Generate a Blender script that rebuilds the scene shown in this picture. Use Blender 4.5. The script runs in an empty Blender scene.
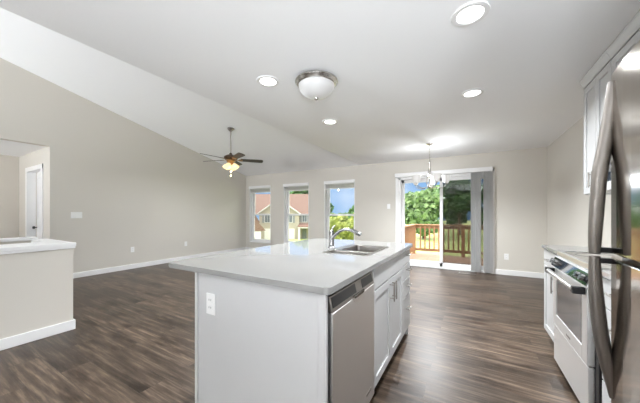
import bpy, bmesh, math, random
from mathutils import Vector, Matrix
random.seed(7)
PI = math.pi
R = math.radians
scene = bpy.context.scene
COL = scene.collection

# ------------------------------------------------------------------ camera, world, sun, area lights, exposure
cam_d = bpy.data.cameras.new('camera'); cam = bpy.data.objects.new('camera', cam_d); COL.objects.link(cam)
cam.location = (0, 0, 1.22); cam.rotation_euler = (R(90), 0, R(29.8))
cam_d.sensor_width = 36; cam_d.lens = 262 / 640 * 36; cam_d.shift_y = 11.5 / 640
cam_d.clip_start = 0.02; cam_d.clip_end = 500
scene.camera = cam
scene.view_settings.view_transform = 'Standard'; scene.view_settings.look = 'None'
scene.view_settings.gamma = 1; scene.view_settings.exposure = 1.18
scene.cycles.max_bounces = 12; scene.cycles.diffuse_bounces = 10; scene.cycles.transparent_max_bounces = 16
scene.cycles.caustics_reflective = False; scene.cycles.caustics_refractive = False
scene.cycles.sample_clamp_indirect = 4.0

SKY_HIGH = 4.7   # sky boost above the window view, added to brighten the room
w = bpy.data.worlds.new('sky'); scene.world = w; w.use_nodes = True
nt = w.node_tree; nt.nodes.clear()
out = nt.nodes.new('ShaderNodeOutputWorld'); bg = nt.nodes.new('ShaderNodeBackground')
tc = nt.nodes.new('ShaderNodeTexCoord'); sep = nt.nodes.new('ShaderNodeSeparateXYZ')
ramp = nt.nodes.new('ShaderNodeValToRGB')
ramp.color_ramp.elements[0].position = 0.0; ramp.color_ramp.elements[0].color = (0.135, 0.245, 0.40, 1)
ramp.color_ramp.elements[1].position = 0.5; ramp.color_ramp.elements[1].color = (0.115, 0.22, 0.41, 1)
noi = nt.nodes.new('ShaderNodeTexNoise'); noi.inputs['Scale'].default_value = 3.2; noi.inputs['Detail'].default_value = 6
cr = nt.nodes.new('ShaderNodeValToRGB'); cr.color_ramp.elements[0].position = 0.50; cr.color_ramp.elements[1].position = 0.85
mx = nt.nodes.new('ShaderNodeMix'); mx.data_type = 'RGBA'; mx.inputs[7].default_value = (0.42, 0.45, 0.49, 1)
L = nt.links.new
L(tc.outputs['Generated'], sep.inputs[0]); L(sep.outputs['Z'], ramp.inputs[0]); L(tc.outputs['Generated'], noi.inputs['Vector'])
L(noi.outputs[0], cr.inputs[0]); L(cr.outputs[0], mx.inputs[0]); L(ramp.outputs[0], mx.inputs[6])
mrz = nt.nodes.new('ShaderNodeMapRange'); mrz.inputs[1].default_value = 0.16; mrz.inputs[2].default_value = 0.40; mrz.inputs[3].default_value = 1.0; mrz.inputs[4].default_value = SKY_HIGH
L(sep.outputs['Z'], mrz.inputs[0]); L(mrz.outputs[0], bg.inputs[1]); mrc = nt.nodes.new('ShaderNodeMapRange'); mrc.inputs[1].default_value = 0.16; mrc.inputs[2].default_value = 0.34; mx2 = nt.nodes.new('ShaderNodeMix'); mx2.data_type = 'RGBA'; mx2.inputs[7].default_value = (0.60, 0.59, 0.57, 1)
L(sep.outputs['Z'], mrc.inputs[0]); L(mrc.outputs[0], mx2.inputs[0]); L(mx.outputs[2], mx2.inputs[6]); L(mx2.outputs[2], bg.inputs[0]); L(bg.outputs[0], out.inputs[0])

sd = bpy.data.lights.new('sun', 'SUN'); sd.energy = 1.9; sd.angle = R(1.5); sd.color = (1, 0.96, 0.88)
so = bpy.data.objects.new('sun', sd); COL.objects.link(so)
so.rotation_euler = Vector((0.60, 0.36, -0.85)).to_track_quat('-Z', 'Y').to_euler()

def area(name, loc, direction, sx, sy, power, color=(1, 1, 1), shape='RECTANGLE', parent=None):
    d = bpy.data.lights.new(name, 'AREA'); d.shape = shape; d.size = sx; d.size_y = sy; d.energy = power; d.color = color
    o = bpy.data.objects.new(name, d); COL.objects.link(o); o.location = loc
    o.rotation_euler = Vector(direction).to_track_quat('-Z', 'Y').to_euler()
    if parent: o.parent = parent
    return o
def fill_lamp(loc, direction, long_axis, sx, sy, power):
    z = -Vector(direction).normalized(); x = Vector(long_axis); x = (x - z*x.dot(z)).normalized(); y = z.cross(x)
    o = area('fill_light', loc, direction, sx, sy, power, FILL_C)
    m = Matrix((x, y, z)).transposed(); o.rotation_euler = m.to_euler(); o.data.spread = R(135); return o
# fill lamps added out of view, behind the camera and in the hall
FILL_C = (0.93, 0.965, 1.0)
fill_lamp((-5.4, -5.95, 1.4), (0.05, 0.50, 0.86), (1, 0, 0), 2.3, 0.5, 290)
fill_lamp((1.0, -2.2, 1.3), (-0.20, 0.52, 0.83), (0, 1, 0), 3.0, 0.45, 115)
area('fill_light', (-7.3, -6.12, 1.35), (0, 1, 0.2), 1.0, 1.9, 12, FILL_C)
# lamp power of the chandelier and recessed lights, shared lamp colour
SHADE_W = 11; CAN_W = 16; CAN_C = (0.93, 0.97, 1)

# ------------------------------------------------------------------ helpers
def V(*a): return Vector(a)
class MB:
    def __init__(self, frame=None):
        self.bm = bmesh.new(); self.F = frame or (lambda u, v, w: (u, v, w))
    def vt(self, p): return self.bm.verts.new(self.F(*p))
    def box(self, x0, x1, y0, y1, z0, z1):
        c = [(x0,y0,z0),(x1,y0,z0),(x1,y1,z0),(x0,y1,z0),(x0,y0,z1),(x1,y0,z1),(x1,y1,z1),(x0,y1,z1)]
        v = [self.vt(p) for p in c]
        for f in ((0,3,2,1),(4,5,6,7),(0,1,5,4),(1,2,6,5),(2,3,7,6),(3,0,4,7)): self.bm.faces.new([v[i] for i in f])
        return self
    def prism(self, poly, a0, a1, axis='z'):
        def P(p, a):
            return {'z': (p[0], p[1], a), 'y': (p[0], a, p[1]), 'x': (a, p[0], p[1])}[axis]
        lo = [self.vt(P(p, a0)) for p in poly]; hi = [self.vt(P(p, a1)) for p in poly]
        n = len(poly); self.bm.faces.new(lo[::-1]); self.bm.faces.new(hi)
        for i in range(n): self.bm.faces.new([lo[i], lo[(i+1) % n], hi[(i+1) % n], hi[i]])
        return self
    def tube(self, pts, r, n=12, cap=True, flat=None):
        pts = [Vector(p) for p in pts]; rs = r if isinstance(r, (list, tuple)) else [r]*len(pts)
        rings = []; up = Vector((0, 0, 1))
        t0 = (pts[1]-pts[0]).normalized()
        a = t0.cross(up)
        if a.length < 1e-3: a = t0.cross(Vector((0, 1, 0)))
        a.normalize()
        for i, p in enumerate(pts):
            t = (pts[min(i+1, len(pts)-1)] - pts[max(i-1, 0)]).normalized()
            a = (a - t*a.dot(t)).normalized(); b = t.cross(a)
            fa, fb = flat if flat else (1, 1)
            rings.append([self.vt(p + a*rs[i]*fa*math.cos(2*PI*k/n) + b*rs[i]*fb*math.sin(2*PI*k/n)) for k in range(n)])
        for i in range(len(rings)-1):
            for k in range(n): self.bm.faces.new([rings[i][k], rings[i][(k+1) % n], rings[i+1][(k+1) % n], rings[i+1][k]])
        if cap: self.bm.faces.new(rings[0][::-1]); self.bm.faces.new(rings[-1])
        return self
    def lathe(self, prof, c=(0, 0, 0), n=32, rot=None):
        rings = []
        for (r, z) in prof:
            ring = []
            for k in range(n):
                p = Vector((max(r, 1e-4)*math.cos(2*PI*k/n), max(r, 1e-4)*math.sin(2*PI*k/n), z))
                if rot: p = rot @ p
                ring.append(self.vt(p + Vector(c)))
            rings.append(ring)
        for i in range(len(rings)-1):
            for k in range(n): self.bm.faces.new([rings[i][k], rings[i][(k+1) % n], rings[i+1][(k+1) % n], rings[i+1][k]])
        return self
    def quad(self, *p): self.bm.faces.new([self.vt(q) for q in p]); return self
    def build(self, name, mat, parent=None, bevel=0, smooth=False, recalc=True, fill=False):
        bm = self.bm
        if recalc: bmesh.ops.recalc_face_normals(bm, faces=bm.faces)
        root = parent
        if root is not None:
            off = Vector(root.get('_o', (0, 0, 0)))
        else:
            xs = [v.co.x for v in bm.verts]; ys = [v.co.y for v in bm.verts]; zs = [v.co.z for v in bm.verts]
            off = Vector(((min(xs)+max(xs))/2, (min(ys)+max(ys))/2, min(zs)))
        for v in bm.verts: v.co -= off
        me = bpy.data.meshes.new(name); bm.to_mesh(me); bm.free()
        if smooth:
            for p in me.polygons: p.use_smooth = True
        me.materials.append(mat)
        o = bpy.data.objects.new(name, me); COL.objects.link(o)
        ORG[o.name] = off
        if parent is not None: o.parent = parent
        else: o.location = off
        if bevel:
            m = o.modifiers.new('bevel', 'BEVEL'); m.width = bevel; m.segments = 2; m.limit_method = 'ANGLE'; m.angle_limit = R(35)
        if smooth:
            try:
                m = o.modifiers.new('ws', 'EDGE_SPLIT'); m.split_angle = R(40)
            except Exception: pass
        o['_o'] = tuple(off); ALL.append(o)
        return o
ORG = {}; ALL = []
def thing(name, label, cat, loc=(0, 0, 0), group=None, kind=None):
    o = bpy.data.objects.new(name, None); COL.objects.link(o); o.location = loc; o.empty_display_size = 0.1
    o['_o'] = tuple(loc); ALL.append(o)
    if label: o['label'] = label
    if cat: o['category'] = cat
    if group: o['group'] = group
    if kind: o['kind'] = kind
    return o
def tag(o, label, cat, group=None, kind=None):
    o['label'] = label; o['category'] = cat
    if group: o['group'] = group
    if kind: o['kind'] = kind
    return o
def struct(o, label=None, cat=None):
    o['kind'] = 'structure'
    if label: o['label'] = label
    if cat: o['category'] = cat
    return o
def kids(o): return [c for c in ALL_OBJS() if c.parent == o]
def ALL_OBJS(): return list(COL.objects)
def copy_tree(o, delta=None, parent=None, label=None, rotz=None):
    c = o.copy(); COL.objects.link(c)
    if parent: c.parent = parent
    if delta: c.location = Vector(o.location) + Vector(delta)
    if rotz is not None: c.rotation_euler[2] = rotz
    if label: c['label'] = label
    for ch in kids(o): copy_tree(ch, parent=c)
    return c

# ------------------------------------------------------------------ materials
def newmat(name):
    m = bpy.data.materials.new(name); m.use_nodes = True
    b = m.node_tree.nodes['Principled BSDF']; return m, m.node_tree, b
def paint(name, col, rough=0.5, metal=0.0, bump=0.0, scale=40, var=0.03, spec=0.5, coat=0):
    m, t, b = newmat(name)
    tc = t.nodes.new('ShaderNodeTexCoord'); n = t.nodes.new('ShaderNodeTexNoise'); n.inputs['Scale'].default_value = scale; n.inputs['Detail'].default_value = 4
    t.links.new(tc.outputs['Object'], n.inputs['Vector'])
    mix = t.nodes.new('ShaderNodeMix'); mix.data_type = 'RGBA'
    mix.inputs[6].default_value = tuple(c*(1-var) for c in col)+(1,); mix.inputs[7].default_value = tuple(min(1, c*(1+var)) for c in col)+(1,)
    t.links.new(n.outputs[0], mix.inputs[0]); t.links.new(mix.outputs[2], b.inputs['Base Color'])
    b.inputs['Roughness'].default_value = rough; b.inputs['Metallic'].default_value = metal
    b.inputs['Specular IOR Level'].default_value = spec; b.inputs['Coat Weight'].default_value = coat
    if bump:
        bp = t.nodes.new('ShaderNodeBump'); bp.inputs['Strength'].default_value = bump; bp.inputs['Distance'].default_value = 0.002
        t.links.new(n.outputs[0], bp.inputs['Height']); t.links.new(bp.outputs[0], b.inputs['Normal'])
    return m
def emis(name, col, strength, base=(0.9, 0.9, 0.9)):
    m, t, b = newmat(name)
    b.inputs['Base Color'].default_value = base+(1,); b.inputs['Emission Color'].default_value = col+(1,); b.inputs['Emission Strength'].default_value = strength
    b.inputs['Roughness'].default_value = 0.3
    return m
def brushed(name, col, rough=0.25, sc=(2, 2, 200), var=0.06):
    m, t, b = newmat(name)
    tc = t.nodes.new('ShaderNodeTexCoord'); mp = t.nodes.new('ShaderNodeMapping'); mp.inputs['Scale'].default_value = sc
    n = t.nodes.new('ShaderNodeTexNoise'); n.inputs['Scale'].default_value = 4; n.inputs['Detail'].default_value = 3
    t.links.new(tc.outputs['Object'], mp.inputs[0]); t.links.new(mp.outputs[0], n.inputs['Vector'])
    mix = t.nodes.new('ShaderNodeMix'); mix.data_type = 'RGBA'
    mix.inputs[6].default_value = tuple(c*(1-var) for c in col)+(1,); mix.inputs[7].default_value = tuple(min(1, c*(1+var)) for c in col)+(1,)
    t.links.new(n.outputs[0], mix.inputs[0]); t.links.new(mix.outputs[2], b.inputs['Base Color'])
    mr = t.nodes.new('ShaderNodeMapRange'); mr.inputs[3].default_value = rough*0.8; mr.inputs[4].default_value = rough*1.2
    t.links.new(n.outputs[0], mr.inputs[0]); t.links.new(mr.outputs[0], b.inputs['Roughness'])
    b.inputs['Metallic'].default_value = 1
    return m
def glassm(name, tint=(1, 1, 1), refl=1.0, opac=0.0, ocol=(0.1, 0.1, 0.1)):
    m = bpy.data.materials.new(name); m.use_nodes = True; t = m.node_tree; t.nodes.clear()
    o = t.nodes.new('ShaderNodeOutputMaterial'); tr = t.nodes.new('ShaderNodeBsdfTransparent'); tr.inputs[0].default_value = tint+(1,)
    g = t.nodes.new('ShaderNodeBsdfGlossy'); g.inputs['Roughness'].default_value = 0.02
    fr = t.nodes.new('ShaderNodeFresnel'); fr.inputs[0].default_value = 1.35
    mxx = t.nodes.new('ShaderNodeMixShader'); t.links.new(fr.outputs[0], mxx.inputs[0]); t.links.new(tr.outputs[0], mxx.inputs[1]); t.links.new(g.outputs[0], mxx.inputs[2])
    last = mxx
    if opac:
        d = t.nodes.new('ShaderNodeBsdfDiffuse'); d.inputs[0].default_value = ocol+(1,)
        m2 = t.nodes.new('ShaderNodeMixShader'); m2.inputs[0].default_value = opac
        t.links.new(mxx.outputs[0], m2.inputs[1]); t.links.new(d.outputs[0], m2.inputs[2]); last = m2
    t.links.new(last.outputs[0], o.inputs[0]); return m

M_wall = paint('wall_paint', (0.635, 0.605, 0.550), 0.6, bump=0.15, scale=120, var=0.01)
M_ceil = paint('ceiling_paint', (0.94, 0.95, 0.965), 0.8, bump=0.2, scale=90, var=0.01)
M_trim = paint('white_trim', (0.84, 0.84, 0.84), 0.35, var=0.01)
M_cab = paint('cabinet_paint', (0.525, 0.525, 0.525), 0.35, var=0.01)
M_quartz = paint('white_quartz', (0.255, 0.252, 0.246), 0.05, scale=350, var=0.05)
M_steel = brushed('stainless_steel', (0.82, 0.81, 0.80), 0.38, (2, 200, 2), 0.015)
M_steel2 = brushed('stainless_steel_door', (0.46, 0.44, 0.415), 0.11, (2, 200, 2), 0.03)
M_steel2.node_tree.nodes['Principled BSDF'].inputs['Specular Tint'].default_value = (0.8, 0.77, 0.74, 1)
M_steell = brushed('stainless_light', (0.86, 0.86, 0.85), 0.30, (2, 200, 2), 0.03)
M_fhandle = brushed('fridge_handle_steel', (0.27, 0.245, 0.225), 0.42, (60, 60, 60))
M_steelw = brushed('stainless_oven', (0.93, 0.93, 0.93), 0.45, (2, 200, 2), 0.01)
M_nickel = brushed('brushed_nickel', (0.62, 0.60, 0.57), 0.25, (60, 60, 60))
M_nickeld = brushed('satin_steel', (0.36, 0.335, 0.31), 0.36, (60, 60, 60))
M_chrome = brushed('chrome', (0.26, 0.26, 0.26), 0.22, (10, 10, 10), 0.02)
M_black = paint('black_plastic', (0.012, 0.012, 0.013), 0.35, var=0.1)
M_blackglass = paint('black_glass', (0.01, 0.01, 0.012), 0.04, var=0.1, coat=1)
M_ovenglass = paint('oven_window_glass', (0.10, 0.10, 0.105), 0.06, var=0.1, spec=1.0, coat=1)
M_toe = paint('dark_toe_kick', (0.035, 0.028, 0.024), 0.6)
M_plate = paint('white_plastic', (0.86, 0.86, 0.85), 0.3, var=0.01)
M_slot = paint('dark_slot', (0.10, 0.10, 0.10), 0.5)
M_glass = glassm('window_glass')
M_screen = glassm('insect_screen', (0.45, 0.45, 0.45), opac=0.04, ocol=(0.08, 0.08, 0.08))
M_bronze = paint('dark_bronze', (0.10, 0.065, 0.04), 0.35, metal=0.8, var=0.15)
M_brass = paint('antique_brass', (0.45, 0.27, 0.12), 0.3, metal=1.0, var=0.1)
M_blade = paint('dark_walnut_blade', (0.045, 0.032, 0.025), 0.45, var=0.3, scale=25)
M_roof = paint('terracotta_shingle', (0.115, 0.072, 0.057), 0.9, var=0.15, scale=6)
M_roof2 = paint('brown_shingle', (0.15, 0.09, 0.07), 0.9, var=0.15, scale=6)
M_siding = paint('cream_siding', (0.32, 0.295, 0.245), 0.8, var=0.03, scale=2)
M_hwhite = paint('white_house_trim', (0.55, 0.55, 0.55), 0.6)
M_hdark = paint('house_window_dark', (0.10, 0.12, 0.14), 0.15)
M_shutter = paint('grey_shutter', (0.16, 0.17, 0.19), 0.7)
M_bark = paint('bark', (0.13, 0.09, 0.06), 0.9, var=0.3, scale=10)
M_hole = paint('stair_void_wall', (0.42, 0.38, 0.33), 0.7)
M_can = emis('recessed_lens', (1, 0.98, 0.95), 2.2)
M_dome = emis('frosted_dome_glass', (1, 0.985, 0.96), 0.07, (0.5, 0.5, 0.5))
M_shade = emis('frosted_shade_glass', (1, 0.97, 0.92), 0.14, (0.6, 0.6, 0.6))
M_amber = emis('amber_tulip_glass', (1, 0.74, 0.36), 0.42, (0.8, 0.7, 0.5))
M_bulb = emis('bulb_glow', (1, 0.95, 0.85), 1.5)

def floor_mat():
    m, t, b = newmat('vinyl_plank_floor'); N = t.nodes.new; K = t.links.new
    tc = N('ShaderNodeTexCoord'); mp = N('ShaderNodeMapping'); mp.inputs['Location'].default_value = (20, 20, 0); K(tc.outputs['Object'], mp.inputs[0])
    br = N('ShaderNodeTexBrick'); br.offset = 0.37; br.inputs['Scale'].default_value = 1; br.inputs['Brick Width'].default_value = 1.22; br.inputs['Row Height'].default_value = 0.18
    br.inputs['Mortar Size'].default_value = 0.0016; br.inputs['Mortar Smooth'].default_value = 0.2; br.inputs['Bias'].default_value = 0
    br.inputs['Color1'].default_value = (0.0, 0.0, 0.0, 1); br.inputs['Color2'].default_value = (1, 1, 1, 1); br.inputs['Mortar'].default_value = (0.2, 0.2, 0.2, 1)
    K(mp.outputs[0], br.inputs['Vector'])
    # offset the grain per plank
    cmb = N('ShaderNodeVectorMath'); cmb.operation = 'MULTIPLY_ADD'; cmb.inputs[1].default_value = (7, 13, 5); K(br.outputs['Color'], cmb.inputs[0]); K(mp.outputs[0], cmb.inputs[2])
    m1 = N('ShaderNodeMapping'); m1.inputs['Scale'].default_value = (1.6, 24, 1); K(cmb.outputs[0], m1.inputs[0])
    n1 = N('ShaderNodeTexNoise'); n1.inputs['Scale'].default_value = 1.3; n1.inputs['Detail'].default_value = 7; n1.inputs['Roughness'].default_value = 0.65; K(m1.outputs[0], n1.inputs['Vector'])
    m2 = N('ShaderNodeMapping'); m2.inputs['Scale'].default_value = (1.1, 4.5, 1); K(cmb.outputs[0], m2.inputs[0])
    n2 = N('ShaderNodeTexNoise'); n2.inputs['Scale'].default_value = 1.7; n2.inputs['Detail'].default_value = 3; K(m2.outputs[0], n2.inputs['Vector'])
    r1 = N('ShaderNodeValToRGB'); e = r1.color_ramp.elements
    e[0].position = 0.28; e[0].color = (0.020, 0.013, 0.0085, 1); e[1].position = 0.72; e[1].color = (0.165, 0.120, 0.086, 1)
    x = e.new(0.5); x.color = (0.064, 0.044, 0.031, 1); K(n1.outputs[0], r1.inputs[0])
    r2 = N('ShaderNodeValToRGB'); r2.color_ramp.elements[0].position = 0.30; r2.color_ramp.elements[0].color = (0.34, 0.28, 0.24, 1)
    r2.color_ramp.elements[1].position = 0.46; r2.color_ramp.elements[1].color = (1, 1, 1, 1); K(n2.outputs[0], r2.inputs[0])
    mu = N('ShaderNodeMix'); mu.data_type = 'RGBA'; mu.blend_type = 'MULTIPLY'; mu.inputs[0].default_value = 1; K(r1.outputs[0], mu.inputs[6]); K(r2.outputs[0], mu.inputs[7])
    r3 = N('ShaderNodeMapRange'); r3.inputs[3].default_value = 0.72; r3.inputs[4].default_value = 1.38; K(br.outputs['Color'], r3.inputs[0])
    mu2 = N('ShaderNodeMix'); mu2.data_type = 'RGBA'; mu2.blend_type = 'MULTIPLY'; mu2.inputs[0].default_value = 1; K(mu.outputs[2], mu2.inputs[6]); K(r3.outputs[0], mu2.inputs[7])
    mu3 = N('ShaderNodeMix'); mu3.data_type = 'RGBA'; mu3.blend_type = 'MIX'; K(br.outputs['Fac'], mu3.inputs[0]); K(mu2.outputs[2], mu3.inputs[6]); mu3.inputs[7].default_value = (0.05, 0.038, 0.03, 1)
    K(mu3.outputs[2], b.inputs['Base Color'])
    rr = N('ShaderNodeMapRange'); rr.inputs[3].default_value = 0.30; rr.inputs[4].default_value = 0.46; K(n1.outputs[0], rr.inputs[0]); K(rr.outputs[0], b.inputs['Roughness'])
    b.inputs['Specular IOR Level'].default_value = 0.35
    bp = N('ShaderNodeBump'); bp.inputs['Strength'].default_value = 0.35; bp.inputs['Distance'].default_value = 0.003; K(n1.outputs[0], bp.inputs['Height']); K(bp.outputs[0], b.inputs['Normal'])
    return m
M_floor = floor_mat()

def board_mat(name, c1, c2, along='y', wid=0.14, rough=0.7):
    m, t, b = newmat(name); N = t.nodes.new; K = t.links.new
    tc = N('ShaderNodeTexCoord'); mp = N('ShaderNodeMapping'); K(tc.outputs['Object'], mp.inputs[0])
    if along == 'y': mp.inputs['Rotation'].default_value = (0, 0, R(90))
    br = N('ShaderNodeTexBrick'); br.inputs['Scale'].default_value = 1; br.inputs['Brick Width'].default_value = 3.6; br.inputs['Row Height'].default_value = wid
    br.inputs['Mortar Size'].default_value = 0.004; br.inputs['Color1'].default_value = c1+(1,); br.inputs['Color2'].default_value = c2+(1,)
    br.inputs['Mortar'].default_value = tuple(c*0.25 for c in c1)+(1,)
    K(mp.outputs[0], br.inputs['Vector']); K(br.outputs['Color'], b.inputs['Base Color']); b.inputs['Roughness'].default_value = rough
    return m
M_deck = board_mat('deck_boards', (0.30, 0.175, 0.115), (0.37, 0.235, 0.16), 'x')
M_rail = paint('cedar_rail', (0.33, 0.18, 0.09), 0.6, var=0.2, scale=14)

def leaf_mat(name, c1, c2):
    m = bpy.data.materials.new(name); m.use_nodes = True; t = m.node_tree; b = t.nodes['Principled BSDF']; N = t.nodes.new; K = t.links.new
    g = N('ShaderNodeTexCoord'); n = N('ShaderNodeTexNoise'); n.inputs['Scale'].default_value = 1.6; n.inputs['Detail'].default_value = 5; K(g.outputs['Object'], n.inputs['Vector'])
    r = N('ShaderNodeValToRGB'); r.color_ramp.elements[0].position = 0.35; r.color_ramp.elements[0].color = c1+(1,); r.color_ramp.elements[1].position = 0.65; r.color_ramp.elements[1].color = c2+(1,)
    K(n.outputs[0], r.inputs[0]); K(r.outputs[0], b.inputs['Base Color']); b.inputs['Roughness'].default_value = 0.6
    tr = N('ShaderNodeBsdfTranslucent'); K(r.outputs[0], tr.inputs[0]); ms = N('ShaderNodeMixShader'); ms.inputs[0].default_value = 0.35
    K(b.outputs[0], ms.inputs[1]); K(tr.outputs[0], ms.inputs[2]); K(ms.outputs[0], t.nodes['Material Output'].inputs[0]); return m
M_leafA = leaf_mat('bright_leaves', (0.07, 0.15, 0.045), (0.22, 0.34, 0.12))
M_leafB = leaf_mat('dark_leaves', (0.035, 0.10, 0.035), (0.12, 0.25, 0.07))
M_leafC = leaf_mat('yellow_green_leaves', (0.15, 0.20, 0.035), (0.38, 0.42, 0.10))
M_lawn = leaf_mat('lawn_grass', (0.34, 0.44, 0.12), (0.58, 0.62, 0.24))

# ================================================================== ROOM SHELL
XL, XR, YB, YF = -6.42, 1.24, 6.30, -6.2
ZC = 2.44; XC = -2.42; SL = 0.235; T = 0.20
def zv(y): return ZC + SL*(YB-abs(y))
# floor with the stair opening
SX0, SX1, SY = -4.86, -3.98, 1.02
f = MB()
f.box(-8.24, SX0, YF, YB, -0.2, 0).box(SX1, XR+0.1, YF, YB, -0.2, 0).box(SX0, SX1, SY, YB, -0.2, 0)
struct(f.build('floor', M_floor), 'grey-brown wood-look plank floor', 'floor')
# back wall with three windows and the sliding door
WX = [(-6.27, -5.37), (-4.87, -3.97), (-3.47, -2.57)]; WZ = (0.27, 2.06)
DX = (-1.47, 0.36); DZ = 2.05
b = MB()
edges = [XL-0.12] + [a for q in WX for a in q] + list(DX) + [XR+0.12]
for i in range(0, len(edges), 2): b.box(edges[i], edges[i+1], YB, YB+T, -0.4, ZC)
for x0, x1 in WX: b.box(x0, x1, YB, YB+T, -0.4, WZ[0]).box(x0, x1, YB, YB+T, WZ[1], ZC)
b.box(DX[0], DX[1], YB, YB+T, DZ, ZC).box(DX[0], DX[1], YB, YB+T, -0.4, 0)
struct(b.build('wall_back', M_wall), 'greige back wall with three windows and a sliding door', 'wall')
# left wall following the vault, with the header over the hall opening
HY = 1.64; HZ = 2.40
b = MB()
b.prism([(HY, 0), (YB, 0), (YB, ZC), (HY, zv(HY))], XL-0.12, XL, 'x')
b.prism([(YF, HZ), (HY, HZ), (HY, zv(HY)), (0, zv(0)), (YF, zv(YF))], XL-0.12, XL, 'x')
struct(b.build('wall_left', M_wall), 'tall greige left wall rising with the vaulted ceiling', 'wall')
b = MB(); b.box(XR, XR+0.12, YF, -3.75, -0.2, ZC).box(XR, XR+0.12, -0.65, YB, -0.2, ZC).box(XR, XR+0.12, -3.75, -0.65, -0.2, 1.0).box(XR, XR+0.12, -3.75, -0.65, 2.35, ZC); struct(b.build('wall_right', M_wall), 'greige kitchen wall on the right', 'wall')  # unseen opening behind the camera, added to hold a fill lamp
# wall behind the camera, with openings added for the fill lamps
RW = [(-7.9, -6.7), (-6.6, -4.2)]
b = MB(); es = [-8.36] + [a for q in RW for a in q] + [XR+0.12]
for i in range(0, len(es), 2): b.box(es[i], es[i+1], YF-0.15, YF, -0.2, 4.2)
for x0, x1 in RW: b.box(x0, x1, YF-0.15, YF, -0.2, 0.9).box(x0, x1, YF-0.15, YF, 2.3, 4.2)
struct(b.build('wall_front', M_wall), 'greige wall behind the camera', 'wall')
# ceiling: flat over kitchen, vault over living room, little gable strip between them
c = MB()
c.box(XC, XR+0.12, YF, YB+T, ZC, ZC+0.06)
for (ya, yb) in ((0, YB+0.0), (YF, 0)):
    c.prism([(ya, zv(ya)), (yb, zv(yb)), (yb, zv(yb)+0.06), (ya, zv(ya)+0.06)], XL-0.12, XC, 'x')
c.prism([(YF, ZC+0.06), (YB-0.25, ZC+0.06), (0, zv(0)), (YF, zv(YF))], XC-0.002, XC+0.05, 'x')
c.box(XL-0.12, XC, YB, YB+T, ZC, ZC+0.06)
c.box(-8.24, XL-0.12, YF, HY, HZ, HZ+0.06)
struct(c.build('ceiling', M_ceil), 'white ceiling, flat over the kitchen and vaulted over the living room', 'ceiling')
# hall walls
DHX = (-7.66, -6.84)
b = MB(); b.box(-8.24, DHX[0], HY, HY+0.1, 0, HZ).box(DHX[1], XL-0.12, HY, HY+0.1, 0, HZ).box(DHX[0], DHX[1], HY, HY+0.1, 2.04, HZ)
struct(b.build('wall_hall', M_wall), 'hall wall holding the white door', 'wall')
b = MB(); b.box(-8.36, -8.24, YF, 3.0, 0, HZ+0.06); struct(b.build('wall_hall_far', M_wall), 'far greige wall of the hall', 'wall')
b = MB(); b.box(-8.24, XL-0.12, 2.9, 3.0, 0, HZ).box(-8.24, XL-0.12, HY, 3.0, HZ, HZ+0.06)
struct(b.build('wall_closet', M_trim), 'white wall and ceiling of the room behind the hall door', 'wall')
# hall door, ajar
d = thing('door_1', 'white hall door standing slightly ajar', 'door', (DHX[1], HY, 0), kind='structure')
m = MB(); m.box(DHX[0]-0.08, DHX[0]+0.014, HY-0.018, HY+0.11, 0, 2.12).box(DHX[1]-0.002, DHX[1]+0.08, HY-0.018, HY+0.11, 0, 2.12).box(DHX[0]-0.08, DHX[1]+0.08, HY-0.02, HY+0.11, 2.034, 2.12)
m.build('door_casing', M_trim, d, 0.004)
an = R(7)
def FD(u, v, w): return (DHX[1]-0.005-u*math.cos(an)+v*math.sin(an)*-1, HY+0.02+u*math.sin(an)+v*math.cos(an), w)
m = MB(FD); W_ = 0.80
m.box(0, 0.11, 0, 0.035, 0.01, 2.03).box(W_-0.11, W_, 0, 0.035, 0.01, 2.03)
for z0, z1 in ((0.01, 0.2), (0.95, 1.1), (1.9, 2.03)): m.box(0.11, W_-0.11, 0, 0.035, z0, z1)
m.box(0.11, W_-0.11, 0.01, 0.025, 0.2, 1.9)
sl = m.build('door_slab', M_trim, d, 0.003)
m = MB(); p0 = FD(W_-0.06, 0, 0.93); m.tube([p0, FD(W_-0.06, -0.03, 0.93), FD(W_-0.06, -0.035, 0.93), FD(W_-0.06, -0.06, 0.93), FD(W_-0.06, -0.065, 0.93)], [0.012, 0.012, 0.026, 0.028, 0.014], 14)
m.build('door_knob', M_black, sl, smooth=True)
# baseboards
def baseboard(name, x0, x1, y0, y1, label):
    m = MB(); m.box(x0, x1, y0, y1, 0, 0.10)
    struct(m.build(name, M_trim, bevel=0.005), label, 'baseboard')
baseboard('baseboard_left', XL, XL+0.016, HY+0.0, YB, 'white baseboard along the left wall')
baseboard('baseboard_back', XL, DX[0]-0.07, YB-0.016, YB, 'white baseboard under the three windows')
baseboard('baseboard_back_right', DX[1]+0.07, XR, YB-0.016, YB, 'white baseboard right of the sliding door')
baseboard('baseboard_right', XR-0.016, XR, 3.32, YB-0.016, 'white baseboard along the right wall')
baseboard('baseboard_hall', -8.24, -8.224, YF, HY, 'white baseboard along the hall far wall')

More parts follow.
